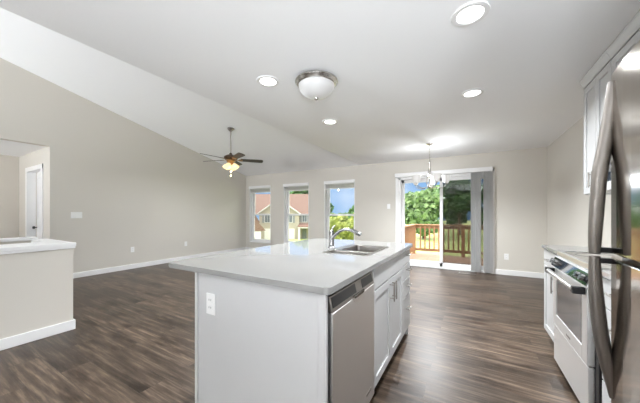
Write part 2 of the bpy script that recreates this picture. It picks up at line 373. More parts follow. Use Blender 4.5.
# stair half wall and its caps
b = MB()
b.box(SX1, -3.62, YF, 1.10, 0, 0.872).box(-4.45, SX1, SY, 1.10, 0, 0.872)
hw = struct(b.build('wall_stair', M_wall), 'greige half wall with white cap around the stair opening', 'half wall')
m = MB(); m.box(-3.60, -3.60-0.40, YF, 1.12, 0.872, 0.91).box(-4.47, -3.98, 0.98, 1.12, 0.872, 0.91).box(-3.64, -3.605, YF, 1.115, 0.85, 0.872).box(-4.46, -3.62, 1.10, 1.118, 0.85, 0.872)
m.build('wall_cap', M_trim, hw, 0.004)
m = MB(); m.box(-3.62, -3.604, YF, 1.116, 0, 0.10).box(-4.46, -3.62, 1.10, 1.116, 0, 0.10)
m.build('wall_baseboard', M_trim, hw, 0.005)
b = MB(); b.box(-4.98, SX0, YF, 1.10, 0, 0.872)
hw2 = struct(b.build('wall_stair_far', M_wall), 'far half wall with white cap on the hall side of the stairs', 'half wall')
m = MB(); m.box(-5.0, SX0+0.02, YF, 1.12, 0.872, 0.91); m.build('wall_cap', M_trim, hw2, 0.004)
b = MB(); b.box(SX0-0.1, SX0-0.002, YF, SY, -1.6, -0.2).box(SX1+0.002, SX1+0.1, YF, SY, -1.6, -0.2).box(SX0, SX1, SY, SY+0.1, -1.6, -0.2).box(SX0-0.1, SX1+0.1, YF, SY+0.1, -1.7, -1.6)
struct(b.build('wall_stairwell', M_hole), 'lower walls of the stairwell', 'wall')

# ------------------------------------------------------------------ windows
def make_window(x0, x1, name, label):
    z0, z1 = WZ; o = thing(name, label, 'window', ((x0+x1)/2, YB, z0), kind='structure')
    m = MB(); y0, y1 = YB+0.004, YB+T
    m.box(x0, x0+0.02, y0, y1, z0, z1).box(x1-0.02, x1, y0, y1, z0, z1).box(x0, x1, y0, y1, z1-0.02, z1).box(x0-0.0, x1+0.0, y0, y1, z0, z0+0.03)
    ya, yb = YB+0.11, YB+0.19
    m.box(x0+0.02, x0+0.05, ya, yb, z0, z1).box(x1-0.05, x1-0.02, ya, yb, z0, z1).box(x0+0.02, x1-0.02, ya, yb, z1-0.05, z1-0.02).box(x0+0.02, x1-0.02, ya, yb, z0+0.03, z0+0.06)
    m.build('window_frame', M_trim, o, 0.003)
    xm0, xm1 = x0+0.05, x1-0.05; zm = 1.17
    for nm, za, zb, yy in (('lower_sash', z0+0.06, zm+0.02, YB+0.12), ('upper_sash', zm-0.02, z1-0.05, YB+0.155)):
        s = MB(); s.box(xm0, xm0+0.035, yy, yy+0.03, za, zb).box(xm1-0.035, xm1, yy, yy+0.03, za, zb).box(xm0, xm1, yy, yy+0.03, za, za+0.045).box(xm0, xm1, yy, yy+0.03, zb-0.045, zb)
        so_ = s.build(nm, M_trim, o, 0.003)
        g = MB(); g.box(xm0+0.03, xm1-0.03, yy+0.012, yy+0.016, za+0.04, zb-0.04); g.build('pane', M_glass, so_)
    return o
M_blind = paint('blind_slat', (0.62, 0.61, 0.59), 0.5)
wl = ['window nearest the left corner, showing neighbouring house', 'middle of the three windows, showing house with porch', 'window right of the other two, showing sky and bushes']
for i, (x0, x1) in enumerate(WX):
    make_window(x0, x1, 'window_%d' % (i+1), wl[i])
    bl = thing('window_blind', ['white raised blind at top of the window nearest the corner', 'white raised blind at top of the middle window', 'white raised blind at top of the window beside the faucet'][i], 'blind', ((x0+x1)/2, YB+0.03, 1.9), 'raised blinds on the three windows')
    m = MB(); m.box(x0+0.0, x1-0.0, YB-0.035, YB-0.002, 2.0, 2.085); m.build('valance', M_trim, bl, 0.003)
    m = MB()
    for k in range(9): m.box(x0+0.03, x1-0.03, YB+0.012, YB+0.058, 1.985-0.011*k-0.006, 1.985-0.011*k)
    m.build('slat_stack', M_blind, bl)
    m = MB(); m.box(x0+0.03, x1-0.03, YB+0.012, YB+0.058, 1.87, 1.888); m.build('bottom_rail', M_trim, bl)

# sliding door
d = thing('door_2', 'white sliding glass patio door onto the deck', 'sliding door', ((DX[0]+DX[1])/2, YB, 0), kind='structure')
m = MB(); m.box(DX[0], DX[0]+0.05, YB, YB+T, 0, DZ).box(DX[1]-0.05, DX[1], YB, YB+T, 0, DZ).box(DX[0], DX[1], YB, YB+T, DZ-0.05, DZ).box(DX[0], DX[1], YB, YB+T, 0, 0.035)
m.box(DX[0]-0.065, DX[0], YB-0.018, YB, 0, DZ+0.065).box(DX[1], DX[1]+0.065, YB-0.018, YB, 0, DZ+0.065).box(DX[0]-0.065, DX[1]+0.065, YB-0.018, YB, DZ, DZ+0.065)
m.build('door_frame', M_trim, d, 0.004)
def panel(nm, x0, x1, yy):
    s = MB(); st = 0.062
    s.box(x0, x0+st, yy, yy+0.04, 0.035, DZ-0.05).box(x1-st, x1, yy, yy+0.04, 0.035, DZ-0.05).box(x0, x1, yy, yy+0.04, 0.035, 0.12).box(x0, x1, yy, yy+0.04, DZ-0.12, DZ-0.05)
    o = s.build(nm, M_trim, d, 0.003)
    g = MB(); g.box(x0+st-0.004, x1-st+0.004, yy+0.016, yy+0.022, 0.11, DZ-0.11); g.build('pane', M_glass, o)
    return o
panel('fixed_panel', DX[0]+0.05, -0.525, YB+0.13)
p = panel('sliding_panel', -0.585, DX[1]-0.05, YB+0.07)
h = MB(); h.box(DX[1]-0.10, DX[1]-0.075, YB+0.03, YB+0.07, 0.9, 1.15); h.build('pull_handle', M_trim, p, 0.004)
s = MB(); s.box(-0.56, DX[1]-0.06, YB+0.183, YB+0.186, 0.06, DZ-0.07); s.build('insect_screen', M_screen, d)

# vertical blinds
M_vane, t_, b_ = newmat('vertical_vane_fabric'); b_.inputs['Base Color'].default_value = (0.85, 0.85, 0.85, 1); b_.inputs['Roughness'].default_value = 0.7
_tr = t_.nodes.new('ShaderNodeBsdfTranslucent'); _tr.inputs[0].default_value = (0.85, 0.85, 0.85, 1); _ms = t_.nodes.new('ShaderNodeMixShader'); _ms.inputs[0].default_value = 0.4
t_.links.new(b_.outputs[0], _ms.inputs[1]); t_.links.new(_tr.outputs[0], _ms.inputs[2]); t_.links.new(_ms.outputs[0], t_.nodes['Material Output'].inputs[0])
vb = thing('vertical_blind', 'grey vertical blinds drawn to the right of the patio door', 'blind', (0.2, YB-0.08, 0))
m = MB(); m.box(-1.53, 0.39, YB-0.11, YB-0.02, 2.055, 2.14); m.build('headrail', M_trim, vb, 0.004)
for k in range(14):
    x = 0.035 + 0.0235*k + (0.045 if k > 6 else 0); a = R(62 + 14*math.sin(k*2.1))
    m = MB(); n = 6; pts = []
    for j in range(n+1):
        u = -0.043 + 0.086*j/n; bow = 0.006*(1-(2*j/n-1)**2)
        pts.append((x + u*math.cos(a) - bow*math.sin(a), YB-0.075 + u*math.sin(a) + bow*math.cos(a)))
    th = [(px_-0.0016*math.sin(a), py_+0.0016*math.cos(a)) for px_, py_ in pts]
    m.prism(pts + th[::-1], 0.03, 2.055, 'z'); m.build('vane', M_vane, vb)

# floor vent by the slider
fv = thing('floor_vent', 'low grey floor register in front of the vertical blinds', 'floor vent', (-0.05, 6.02, 0))
m = MB(); m.box(-0.20, 0.10, 5.96, 5.975, 0, 0.008).box(-0.20, 0.10, 6.065, 6.08, 0, 0.008).box(-0.20, -0.185, 5.96, 6.08, 0, 0.008).box(0.085, 0.10, 5.96, 6.08, 0, 0.008)
m.build('rim', M_nickeld, fv)
m = MB()
for k in range(14): m.box(-0.18+0.019*k, -0.172+0.019*k, 5.975, 6.065, 0.001, 0.006)
m.build('louvre', M_nickeld, fv)

# ------------------------------------------------------------------ outlets and switches
def plate(name, label, cat, c, face, w=0.072, h=0.116, kind='outlet', gangs=1, group=None):
    # face: 'x+', 'x-', 'y-'
    def F(u, v, w_):
        if face == 'x+': return (c[0]+v, c[1]+u, c[2]+w_)
        if face == 'x-': return (c[0]-v, c[1]+u, c[2]+w_)
        return (c[0]+u, c[1]-v, c[2]+w_)
    o = thing(name, label, cat, c, group)
    m = MB(F); m.box(-w/2, w/2, 0, 0.006, -h/2, h/2); m.build('cover_plate', M_plate, o, 0.002)
    for g in range(gangs):
        gx = (g-(gangs-1)/2)*0.046
        if kind == 'outlet':
            for s in (-1, 1):
                q = MB(F); q.box(gx-0.017, gx+0.017, 0.005, 0.009, s*0.021-0.014, s*0.021+0.014); r = q.build('receptacle', M_plate, o, 0.002)
                q = MB(F); q.box(gx-0.009, gx-0.006, 0.009, 0.0095, s*0.021-0.002, s*0.021+0.008).box(gx+0.006, gx+0.009, 0.009, 0.0095, s*0.021-0.002, s*0.021+0.008); q.build('slot', M_slot, r)
        else:
            q = MB(F); q.box(gx-0.016, gx+0.016, 0.005, 0.010, -0.033, 0.033); q.build('rocker', M_plate, o, 0.003)
    return o
plate('light_switch', 'white three-gang light switch on the left wall', 'light switch', (XL, 2.00, 1.18), 'x+', 0.165, 0.116, 'switch', 3)
plate('light_switch', 'white light switch beside the patio door', 'light switch', (-1.70, YB, 1.38), 'y-', 0.075, 0.116, 'switch', 1)
plate('wall_outlet', 'white outlet low on left wall, nearer the half wall', 'outlet', (XL, 2.94, 0.42), 'x+')
plate('wall_outlet', 'white outlet low on left wall, above the island corner', 'outlet', (XL, 4.18, 0.42), 'x+')
plate('wall_outlet', 'white outlet low on back wall right of the blinds', 'outlet', (0.62, YB, 0.36), 'y-')

# ================================================================== CEILING LIGHTS
def make_can(x, y, label):
    o = thing('recessed_light', label, 'ceiling light', (x, y, ZC), 'round recessed ceiling lights')
    m = MB(); m.lathe([(0.072, ZC-0.001), (0.075, ZC-0.008), (0.088, ZC-0.011), (0.102, ZC-0.008), (0.105, ZC-0.001)], (x, y, 0), 40); m.build('trim_ring', M_trim, o, smooth=True)
    m = MB(); m.lathe([(0.0, ZC-0.007), (0.06, ZC-0.0065), (0.074, ZC-0.004)], (x, y, 0), 40); m.build('lens', M_can, o, smooth=True)
    a = area('bulb', (0, 0, -0.02), (0, 0, -1), 0.13, 0.13, CAN_W, CAN_C, 'DISK', o); a.data.spread = R(150)
    return o
cn = make_can(0.0, 1.85, 'recessed ceiling light nearest the camera, top centre right')
for dx, dy, lb in ((-1.62, 0.013, 'recessed ceiling light left of the dome light'), (-1.62, 1.25, 'recessed ceiling light between dome light and windows'), (0.02, 1.23, 'recessed ceiling light right, above the kitchen aisle')):
    copy_tree(cn, (dx, dy, 0), label=lb)

# flush dome
dm = thing('dome_light', 'flush frosted dome ceiling light with nickel rim', 'ceiling light', (-1.225, 2.075, ZC))
cx, cy = -1.225, 2.075
m = MB(); m.lathe([(0.0, ZC-0.001), (0.180, ZC-0.001), (0.194, ZC-0.010), (0.196, ZC-0.022), (0.186, ZC-0.030), (0.178, ZC-0.045), (0.166, ZC-0.052), (0.164, ZC-0.048)], (cx, cy, 0), 48); m.build('rim', M_nickel, dm, smooth=True)
m = MB(); pr = [(0.165*math.cos(t*PI/2/12), ZC-0.050-0.115*math.sin(t*PI/2/12)) for t in range(13)]; m.lathe(pr, (cx, cy, 0), 48); m.build('glass_bowl', M_dome, dm, smooth=True)
m = MB(); m.lathe([(0.0, ZC-0.160), (0.018, ZC-0.163), (0.016, ZC-0.173), (0.008, ZC-0.180), (0.0, ZC-0.186)], (cx, cy, 0), 20); m.build('finial', M_nickel, dm, smooth=True)

# chandelier
CX, CY = -0.618, 4.95
ch = thing('chandelier', 'nickel five-arm chandelier with frosted glass shades', 'chandelier', (CX, CY, ZC))
m = MB(); m.lathe([(0.0, ZC-0.001), (0.062, ZC-0.001), (0.062, ZC-0.012), (0.03, ZC-0.028), (0.0, ZC-0.030)], (CX, CY, 0), 32); m.build('canopy', M_nickel, ch, smooth=True)
m = MB()
for k in range(11):
    z = ZC-0.03-0.026*k; rot = Matrix.Rotation(R(90)*(k % 2), 4, 'Z').to_3x3()
    pts = [rot @ Vector((0.008*math.cos(t*PI/4), 0, 0.017*math.sin(t*PI/4))) + Vector((CX, CY, z-0.014)) for t in range(9)]
    m.tube(pts, 0.0022, 6, False)
m.tube([(CX, CY, ZC-0.03), (CX, CY, 2.13)], 0.003, 6); m.build('chain', M_nickel, ch, smooth=True)
m = MB(); m.lathe([(0.0, 2.14), (0.016, 2.13), (0.018, 2.11), (0.010, 2.09), (0.010, 1.90), (0.016, 1.86), (0.012, 1.75), (0.026, 1.72), (0.030, 1.69), (0.015, 1.66), (0.0, 1.645)], (CX, CY, 0), 20); m.build('centre_column', M_nickel, ch, smooth=True)
for k in range(4):
    a = R(45+90*k); m = MB()
    pts = [(CX+r*math.cos(a), CY+r*math.sin(a), z) for r, z in ((0.012, 2.10), (0.022, 2.0), (0.03, 1.9), (0.055, 1.80), (0.062, 1.75), (0.045, 1.70), (0.015, 1.68))]
    m.tube(pts, 0.005, 8); m.build('cage_strap', M_nickel, ch, smooth=True)
RA = 0.268
for al in (-66, 6, 78, 150, 222):
    a = R(al+7.1); ca, sa = math.cos(a), math.sin(a)
    pts = [(0.02, 1.70), (0.08, 1.665), (0.15, 1.655), (0.22, 1.67), (0.262, 1.70), (RA, 1.735)]
    m = MB(); m.tube([(CX+r*ca, CY+r*sa, z) for r, z in pts], 0.007, 10)
    m.lathe([(0.0, 1.725), (0.022, 1.728), (0.026, 1.742), (0.012, 1.752)], (CX+RA*ca, CY+RA*sa, 0), 16)
    am = m.build('arm', M_nickel, ch, smooth=True)
    sx, sy = CX+RA*ca, CY+RA*sa
    m = MB(); m.lathe([(0.0, 1.738), (0.032, 1.738), (0.046, 1.76), (0.055, 1.80), (0.062, 1.845), (0.070, 1.873), (0.066, 1.873), (0.058, 1.845), (0.05, 1.80), (0.038, 1.75)], (sx, sy, 0), 24); m.build('glass_shade', M_shade, am, smooth=True)
    m = MB(); m.lathe([(0.0, 1.75), (0.012, 1.76), (0.024, 1.79), (0.022, 1.815), (0.0, 1.83)], (sx, sy, 0), 14); m.build('bulb', M_bulb, am, smooth=True)
pd = bpy.data.lights.new('lamp_glow', 'POINT'); pd.energy = SHADE_W; pd.shadow_soft_size = 0.02; pd.color = CAN_C
pl = bpy.data.objects.new('lamp_glow', pd); COL.objects.link(pl); pl.parent = ch; pl.location = (0.02, 0.03, 1.88-ZC)
area('glow', (0, 0, 1.63-ZC), (0, 0, -1), 0.05, 0.05, 24, CAN_C, 'DISK', ch)
# ceiling fan
FX, FY = -4.38, 3.86; FZ = zv(FY)
fan = thing('ceiling_fan', 'bronze ceiling fan with dark blades and lit amber glass', 'ceiling fan', (FX, FY, FZ))
m = MB(); rt = Matrix.Rotation(math.atan(SL), 3, 'X')
m.lathe([(0.0, 0.0), (0.065, -0.002), (0.068, -0.02), (0.05, -0.05), (0.02, -0.075), (0.0, -0.08)], (FX, FY, FZ), 28); m.build('canopy', M_nickeld, fan, smooth=True)
m = MB(); m.tube([(FX, FY, FZ-0.05), (FX, FY, 2.46)], 0.013, 12); m.build('downrod', M_nickeld, fan, smooth=True)
m = MB(); m.lathe([(0.0, 2.53), (0.025, 2.53), (0.03, 2.50), (0.09, 2.485), (0.135, 2.455), (0.14, 2.42), (0.12, 2.395), (0.11, 2.39), (0.0, 2.385)], (FX, FY, 0), 32); m.build('motor_housing', M_bronze, fan, smooth=True)
m = MB(); m.lathe([(0.0, 2.39), (0.085, 2.388), (0.09, 2.36), (0.07, 2.34), (0.05, 2.32), (0.04, 2.30), (0.0, 2.295)], (FX, FY, 0), 24); m.build('light_fitter', M_brass, fan, smooth=True)
for k in range(5):
    a = R(49+72*k); ca, sa = math.cos(a), math.sin(a)
    def FB(u, v, w, ca=ca, sa=sa):
        pt = math.radians(-14); v2 = v*math.cos(pt); w2 = w + v*math.sin(pt)
        return (FX+u*ca-v2*sa, FY+u*sa+v2*ca, 2.392+w2)
    m = MB(FB); m.box(0.09, 0.20, -0.018, 0.018, -0.004, 0.002).box(0.17, 0.24, -0.045, 0.045, -0.003, 0.001); ir = m.build('blade_iron', M_brass, fan, 0.002)
    m = MB(FB); out_ = [(0.20, -0.055), (0.62, -0.072), (0.655, -0.06), (0.67, -0.03), (0.67, 0.03), (0.655, 0.06), (0.62, 0.072), (0.20, 0.055)]
    m.prism(out_, 0.002, 0.010, 'z'); m.build('blade', M_blade, ir)
for k in range(4):
    a = R(20+90*k); ca, sa = math.cos(a), math.sin(a)
    rot = Matrix.Rotation(a, 3, 'Z') @ Matrix.Rotation(R(-38), 3, 'Y')
    c = Vector((FX+0.045*ca, FY+0.045*sa, 2.325))
    m = MB(); m.lathe([(0.018, 0.0), (0.022, -0.02), (0.026, -0.035)], c, 16, rot); fit = m.build('socket', M_brass, fan, smooth=True)
    m = MB(); m.lathe([(0.026, -0.03), (0.042, -0.05), (0.056, -0.085), (0.06, -0.11), (0.072, -0.135), (0.067, -0.135), (0.053, -0.09), (0.035, -0.05)], c, 24, rot); m.build('glass_shade', M_amber, fit, smooth=True)
m = MB(); m.tube([(FX, FY, 2.30), (FX, FY, 2.06)], 0.0025, 6); m.lathe([(0.0, 2.065), (0.009, 2.055), (0.009, 2.04), (0.0, 2.03)], (FX, FY, 0), 10); m.build('pull_chain', M_brass, fan)
area('glow', (0, 0, 2.155-FZ), (0, 0, -1), 0.09, 0.09, 20, CAN_C, 'DISK', fan)
cl = thing('closet_fill_light', 'small ceiling fill light added in the room behind the hall door', 'ceiling light', (-7.3, 2.4, HZ))  # lamp added to lighten the gap beside the ajar door
m = MB(); m.lathe([(0.0, HZ-0.001), (0.1, HZ-0.001), (0.1, HZ-0.03), (0.06, HZ-0.06), (0, HZ-0.07)], (-7.3, 2.4, 0), 24); m.build('glass_bowl', M_dome, cl, smooth=True)
pd = bpy.data.lights.new('bulb', 'POINT'); pd.energy = 6; pd.shadow_soft_size = 0.1
pl = bpy.data.objects.new('bulb', pd); COL.objects.link(pl); pl.parent = cl; pl.location = (0, 0, -0.3)
# unseen hall lamp, added to brighten the hall (outside the frame)
for c_ in kids(fan):
    if not c_.name.startswith(('canopy', 'downrod')): c_.location.z -= 0.05
hl = thing('hall_fill_light', 'flush white ceiling fill light added in the hall outside the frame', 'ceiling light', (-7.4, 0.0, HZ))
m = MB(); m.lathe([(0.0, HZ-0.001), (0.15, HZ-0.001), (0.15, HZ-0.03), (0.1, HZ-0.07), (0, HZ-0.08)], (-7.4, 0.0, 0), 28); m.build('glass_bowl', M_dome, hl, smooth=True)
pd = bpy.data.lights.new('bulb', 'POINT'); pd.energy = 7; pd.shadow_soft_size = 0.14; pd.color = (1, 0.95, 0.88)
pl = bpy.data.objects.new('bulb', pd); COL.objects.link(pl); pl.parent = hl; pl.location = (0, 0, -0.35)

# ================================================================== CABINETRY
def shaker(mb, u0, u1, w0, w1, v0, rail=0.055, th=0.02):
    if w1-w0 < 0.2 or u1-u0 < 0.12:
        mb.box(u0, u1, v0, v0+th, w0, w1); return
    mb.box(u0, u0+rail, v0, v0+th, w0, w1).box(u1-rail, u1, v0, v0+th, w0, w1).box(u0+rail, u1-rail, v0, v0+th, w0, w0+rail).box(u0+rail, u1-rail, v0, v0+th, w1-rail, w1)
    mb.box(u0+rail, u1-rail, v0, v0+th-0.009, w0+rail, w1-rail)
def pull(F, u, w, v0, parent, length=0.13, vert=True, r=0.0055):
    m = MB(F); h = length/2; o = 0.034
    if vert:
        m.tube([(u, v0+o, w-h), (u, v0+o, w+h)], r, 10); m.tube([(u, v0, w-h*0.72), (u, v0+o, w-h*0.72)], r*0.8, 8); m.tube([(u, v0, w+h*0.72), (u, v0+o, w+h*0.72)], r*0.8, 8)
    else:
        m.tube([(u-h, v0+o, w), (u+h, v0+o, w)], r, 10); m.tube([(u-h*0.72, v0, w), (u-h*0.72, v0+o, w)], r*0.8, 8); m.tube([(u+h*0.72, v0, w), (u+h*0.72, v0+o, w)], r*0.8, 8)
    return m.build('handle', M_nickeld, parent, smooth=True)
# MB.tube works on F-mapped vectors
_old = MB.vt
def _vt(self, p): return self.bm.verts.new(self.F(p[0], p[1], p[2]))
MB.vt = _vt

# island frame: u = world y, v = outward (+x) from carcass front x=-0.54
def FI(u, v, w): return (-0.54+v, u, w)
DWy = (0.985, 1.578); SBy = (1.58, 2.398); DRy = (2.40, 2.715)
# end / back panels of the island
ip = thing('island_panel', 'white panelling on the end and back of the island', 'island panel', (-1.37, 1.8, 0))
m = MB(); m.box(-1.36, -0.525, 0.965, 0.983, 0, 0.884); m.build('end_panel', M_cab, ip)
m = MB(); m.box(-1.38, -1.362, 0.963, 2.735, 0, 0.884); m.build('back_panel', M_cab, ip)
m = MB(); m.box(-1.385, -1.365, 0.957, 0.965, 0, 0.884); m.build('corner_trim', M_cab, ip, 0.002)
m = MB(); m.box(-0.56, -0.522, 0.9585, 0.965, 0, 0.884); m.build('corner_trim', M_cab, ip, 0.002)
m = MB(); m.box(-1.362, -0.54, 2.717, 2.735, 0, 0.884); m.build('far_end_panel', M_cab, ip)
plate('wall_outlet', 'white outlet on the near end of the island', 'outlet', (-1.25, 0.965, 0.715), 'y-')
# sink base
sb = thing('sink_base_cabinet', 'white island cabinet under the sink with two doors', 'cabinet', (-0.85, 2.0, 0))
m = MB(); m.box(-1.36, -0.54, SBy[0], SBy[1], 0.10, 0.12).box(-1.36, -0.54, SBy[0], SBy[0]+0.018, 0.1, 0.884).box(-1.36, -0.54, SBy[1]-0.018, SBy[1], 0.1, 0.884).box(-1.36, -1.345, SBy[0], SBy[1], 0.1, 0.884).box(-0.56, -0.54, SBy[0], SBy[1], 0.7, 0.884)
m.build('body', M_cab, sb)
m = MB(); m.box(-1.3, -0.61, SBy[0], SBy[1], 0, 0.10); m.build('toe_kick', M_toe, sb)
m = MB(FI); m.box(SBy[0]+0.004, SBy[1]-0.004, 0, 0.02, 0.735, 0.872); m.build('false_drawer_front', M_cab, sb, 0.002)
mid = (SBy[0]+SBy[1])/2
for u0, u1, hu in ((SBy[0]+0.004, mid-0.002, mid-0.035), (mid+0.002, SBy[1]-0.004, mid+0.035)):
    m = MB(FI); shaker(m, u0, u1, 0.115, 0.725, 0); dd = m.build('door', M_cab, sb, 0.002); pull(FI, hu, 0.635, 0.02, dd, 0.14)
# drawer stack
db = thing('drawer_cabinet', 'narrow white four-drawer cabinet at far end of the island', 'cabinet', (-0.85, 2.55, 0))
m = MB(); m.box(-1.36, -0.54, DRy[0], DRy[1], 0.10, 0.884); m.build('body', M_cab, db)
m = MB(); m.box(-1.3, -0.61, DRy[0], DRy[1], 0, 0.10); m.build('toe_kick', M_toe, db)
for z0, z1 in ((0.745, 0.872), (0.605, 0.737), (0.445, 0.597), (0.115, 0.437)):
    m = MB(FI); m.box(DRy[0]+0.004, DRy[1]-0.004, 0, 0.02, z0, z1); dd = m.build('drawer', M_cab, db, 0.002); pull(FI, sum(DRy)/2, (z0+z1)/2 + (0.02 if z1 > 0.45 else 0.05), 0.02, dd, 0.11, False)
# countertop with sink cut-out
def rrect(x0, x1, y0, y1, r, n=6):
    P = []
    for cx_, cy_, a0 in ((x1-r, y1-r, 0), (x0+r, y1-r, 90), (x0+r, y0+r, 180), (x1-r, y0+r, 270)):
        for k in range(n+1): a = R(a0+90*k/n); P.append((cx_+r*math.cos(a), cy_+r*math.sin(a)))
    return P
def slab(name, outer, holes, z0, z1, mat, parent=None, bevel=0.003):
    bm = bmesh.new(); es = []
    for loop in [outer]+holes:
        vs = [bm.verts.new((x, y, z1)) for x, y in loop]
        for i in range(len(vs)): es.append(bm.edges.new((vs[i], vs[(i+1) % len(vs)])))
    bmesh.ops.triangle_fill(bm, edges=es, use_beauty=True)
    r = bmesh.ops.extrude_face_region(bm, geom=list(bm.faces))
    for g in r['geom']:
        if isinstance(g, bmesh.types.BMVert): g.co.z = z0
    mb = MB(); mb.bm.free(); mb.bm = bm
    return mb.build(name, mat, parent, bevel)
BW1 = (-0.975, -0.655, 1.785, 1.925); BW2 = (-0.93, -0.655, 1.965, 2.335)
ct = slab('countertop', rrect(-1.637, -0.496, 0.938, 2.755, 0.035), [rrect(-0.985, -0.645, 1.775, 2.345, 0.03)], 0.884, 0.914, M_quartz)
tag(ct, 'large white quartz countertop on the kitchen island', 'countertop')
# sink
M_sinkin = brushed('sink_steel', (0.30, 0.28, 0.26), 0.30, (3, 100, 3))
sk = thing('sink', 'stainless double-bowl sink set in the island countertop', 'sink', (-0.81, 2.06, 0.914))
slab('rim', rrect(-1.005, -0.628, 1.758, 2.362, 0.04), [rrect(BW1[0], BW1[1], BW1[2], BW1[3], 0.03), rrect(BW2[0], BW2[1], BW2[2], BW2[3], 0.03)], 0.9135, 0.9165, M_sinkin, sk, 0.0015)
for bw, dp in ((BW1, 0.14), (BW2, 0.18)):
    m = MB(); top = rrect(*bw, 0.03); bot = rrect(bw[0]+0.012, bw[1]-0.012, bw[2]+0.012, bw[3]-0.012, 0.03)
    tv = [m.vt((x, y, 0.915)) for x, y in top]; bv = [m.vt((x, y, 0.914-dp)) for x, y in bot]
    for i in range(len(tv)): m.bm.faces.new([tv[i], tv[(i+1) % len(tv)], bv[(i+1) % len(tv)], bv[i]])
    m.bm.faces.new(bv)
    bo = m.build('bowl', M_sinkin, sk)
    m = MB(); xm, ym = (bw[0]+bw[1])/2, (bw[2]+bw[3])/2; m.lathe([(0.0, 0.917-dp), (0.03, 0.917-dp), (0.042, 0.919-dp), (0.045, 0.915-dp)], (xm, ym, 0), 20); m.build('drain', M_nickel, bo, smooth=True)
# faucet
fx, fy = -1.066, 2.07; fz = 0.914
fc = thing('faucet', 'chrome single-lever faucet behind the sink', 'faucet', (fx, fy, fz))
m = MB(); m.lathe([(0.0, fz), (0.032, fz), (0.032, fz+0.006), (0.024, fz+0.014), (0.022, fz+0.03), (0.021, fz+0.10), (0.023, fz+0.125), (0.020, fz+0.150), (0.0, fz+0.158)], (fx, fy, 0), 24); m.build('body', M_chrome, fc, smooth=True)
m = MB(); m.tube([(fx, fy, fz+0.075), (fx+0.035, fy, fz+0.115), (fx+0.08, fy, fz+0.150), (fx+0.13, fy, fz+0.166), (fx+0.18, fy, fz+0.160)], [0.016, 0.015, 0.0135, 0.013, 0.0135], 14); sp = m.build('spout', M_chrome, fc, smooth=True)
m = MB(); m.tube([(fx+0.175, fy, fz+0.161), (fx+0.20, fy, fz+0.156), (fx+0.265, fy, fz+0.128), (fx+0.272, fy, fz+0.124)], [0.0135, 0.016, 0.019, 0.015], 14); m.build('spray_head', M_chrome, sp, smooth=True)
m = MB(); m.tube([(fx, fy, fz+0.145), (fx-0.005, fy+0.03, fz+0.175), (fx-0.01, fy+0.085, fz+0.19)], [0.010, 0.008, 0.007], 10); m.build('lever', M_chrome, fc, smooth=True)

# dishwasher
dw = thing('dishwasher', 'stainless dishwasher at near end of the island', 'dishwasher', (-0.85, 1.28, 0))
m = MB(); m.box(-1.34, -0.545, DWy[0]+0.002, DWy[1]-0.002, 0.02, 0.884); m.build('body', M_black, dw)
m = MB(); m.box(-0.62, -0.60, DWy[0]+0.01, DWy[1]-0.01, 0.0, 0.11); m.build('toe_kick', M_toe, dw)
# door: curved lower panel and recessed control fascia with pocket handle
m = MB(FI); m.box(DWy[0]+0.018, DWy[1]-0.006, 0, 0.028, 0.105, 0.785)
dr = m.build('door', M_steel, dw, 0.004)
m = MB(FI); m.prism([(0.0, 0.787), (0.026, 0.787), (0.012, 0.856), (0.0, 0.856)], DWy[0]+0.018, DWy[1]-0.006, 'x')
# prism axis 'x' gives (a, p0, p1) = (u, v, w)
cp = m.build('control_panel', M_nickeld, dr, 0.002)
m = MB(FI); m.prism([(0.0235, 0.806), (0.0255, 0.806), (0.0145, 0.85), (0.0125, 0.85)], DWy[0]+0.03, DWy[0]+0.30, 'x'); m.build('display_strip', M_black, cp)
m = MB(FI); m.prism([(0.0235, 0.806), (0.0255, 0.806), (0.0145, 0.85), (0.0125, 0.85)], DWy[0]+0.39, DWy[1]-0.03, 'x'); m.build('display_strip', M_black, cp)
m = MB(FI); pc = (DWy[0]+DWy[1])/2+0.03
m.prism([(pc-0.085, 0.788), (pc+0.085, 0.788), (pc+0.06, 0.765), (pc+0.02, 0.742), (pc-0.02, 0.742), (pc-0.06, 0.765)], 0.0285, 0.0295, 'y'); m.build('handle_pocket', M_steell, dr)
m = MB(FI); m.prism([(pc-0.075, 0.800), (pc+0.075, 0.800), (pc+0.06, 0.783), (pc-0.06, 0.783)], 0.025, 0.034, 'y'); m.build('handle_lip', M_chrome, dr, 0.002)
m = MB(FI); m.box(DWy[1]-0.15, DWy[1]-0.075, 0.028, 0.0295, 0.17, 0.182); m.build('badge', M_nickeld, dr)

# ------------------------------------------------------------------ right run, facing -x.  u = y, v = outward (-x)
def FK(X):
    return lambda u, v, w: (X-v, u, w)
XBF = 0.64  # carcass front
FKb = FK(XBF)
bc = thing('base_cabinet', 'white base cabinet left of the range, far end of the run', 'cabinet', (0.95, 3.02, 0))
m = MB(); m.box(XBF, XR, 2.78, 3.275, 0.10, 0.884); m.build('body', M_cab, bc)
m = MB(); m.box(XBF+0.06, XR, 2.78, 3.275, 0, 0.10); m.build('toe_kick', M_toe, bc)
m = MB(FKb); m.box(2.784, 3.271, 0, 0.02, 0.735, 0.872); dd = m.build('drawer', M_cab, bc, 0.002); pull(FKb, 3.03, 0.80, 0.02, dd, 0.12, False)
m = MB(FKb); shaker(m, 2.784, 3.271, 0.115, 0.725, 0); dd = m.build('door', M_cab, bc, 0.002); pull(FKb, 2.85, 0.62, 0.02, dd, 0.14)
m = MB(); m.box(0.605, XR, 2.772, 3.29, 0.884, 0.914); tag(m.build('countertop', M_quartz, bevel=0.003), 'short white quartz countertop at the far end of the kitchen wall', 'countertop')
b2 = thing('base_cabinet', 'white drawer cabinet between the range and the refrigerator', 'cabinet', (0.95, 1.77, 0))
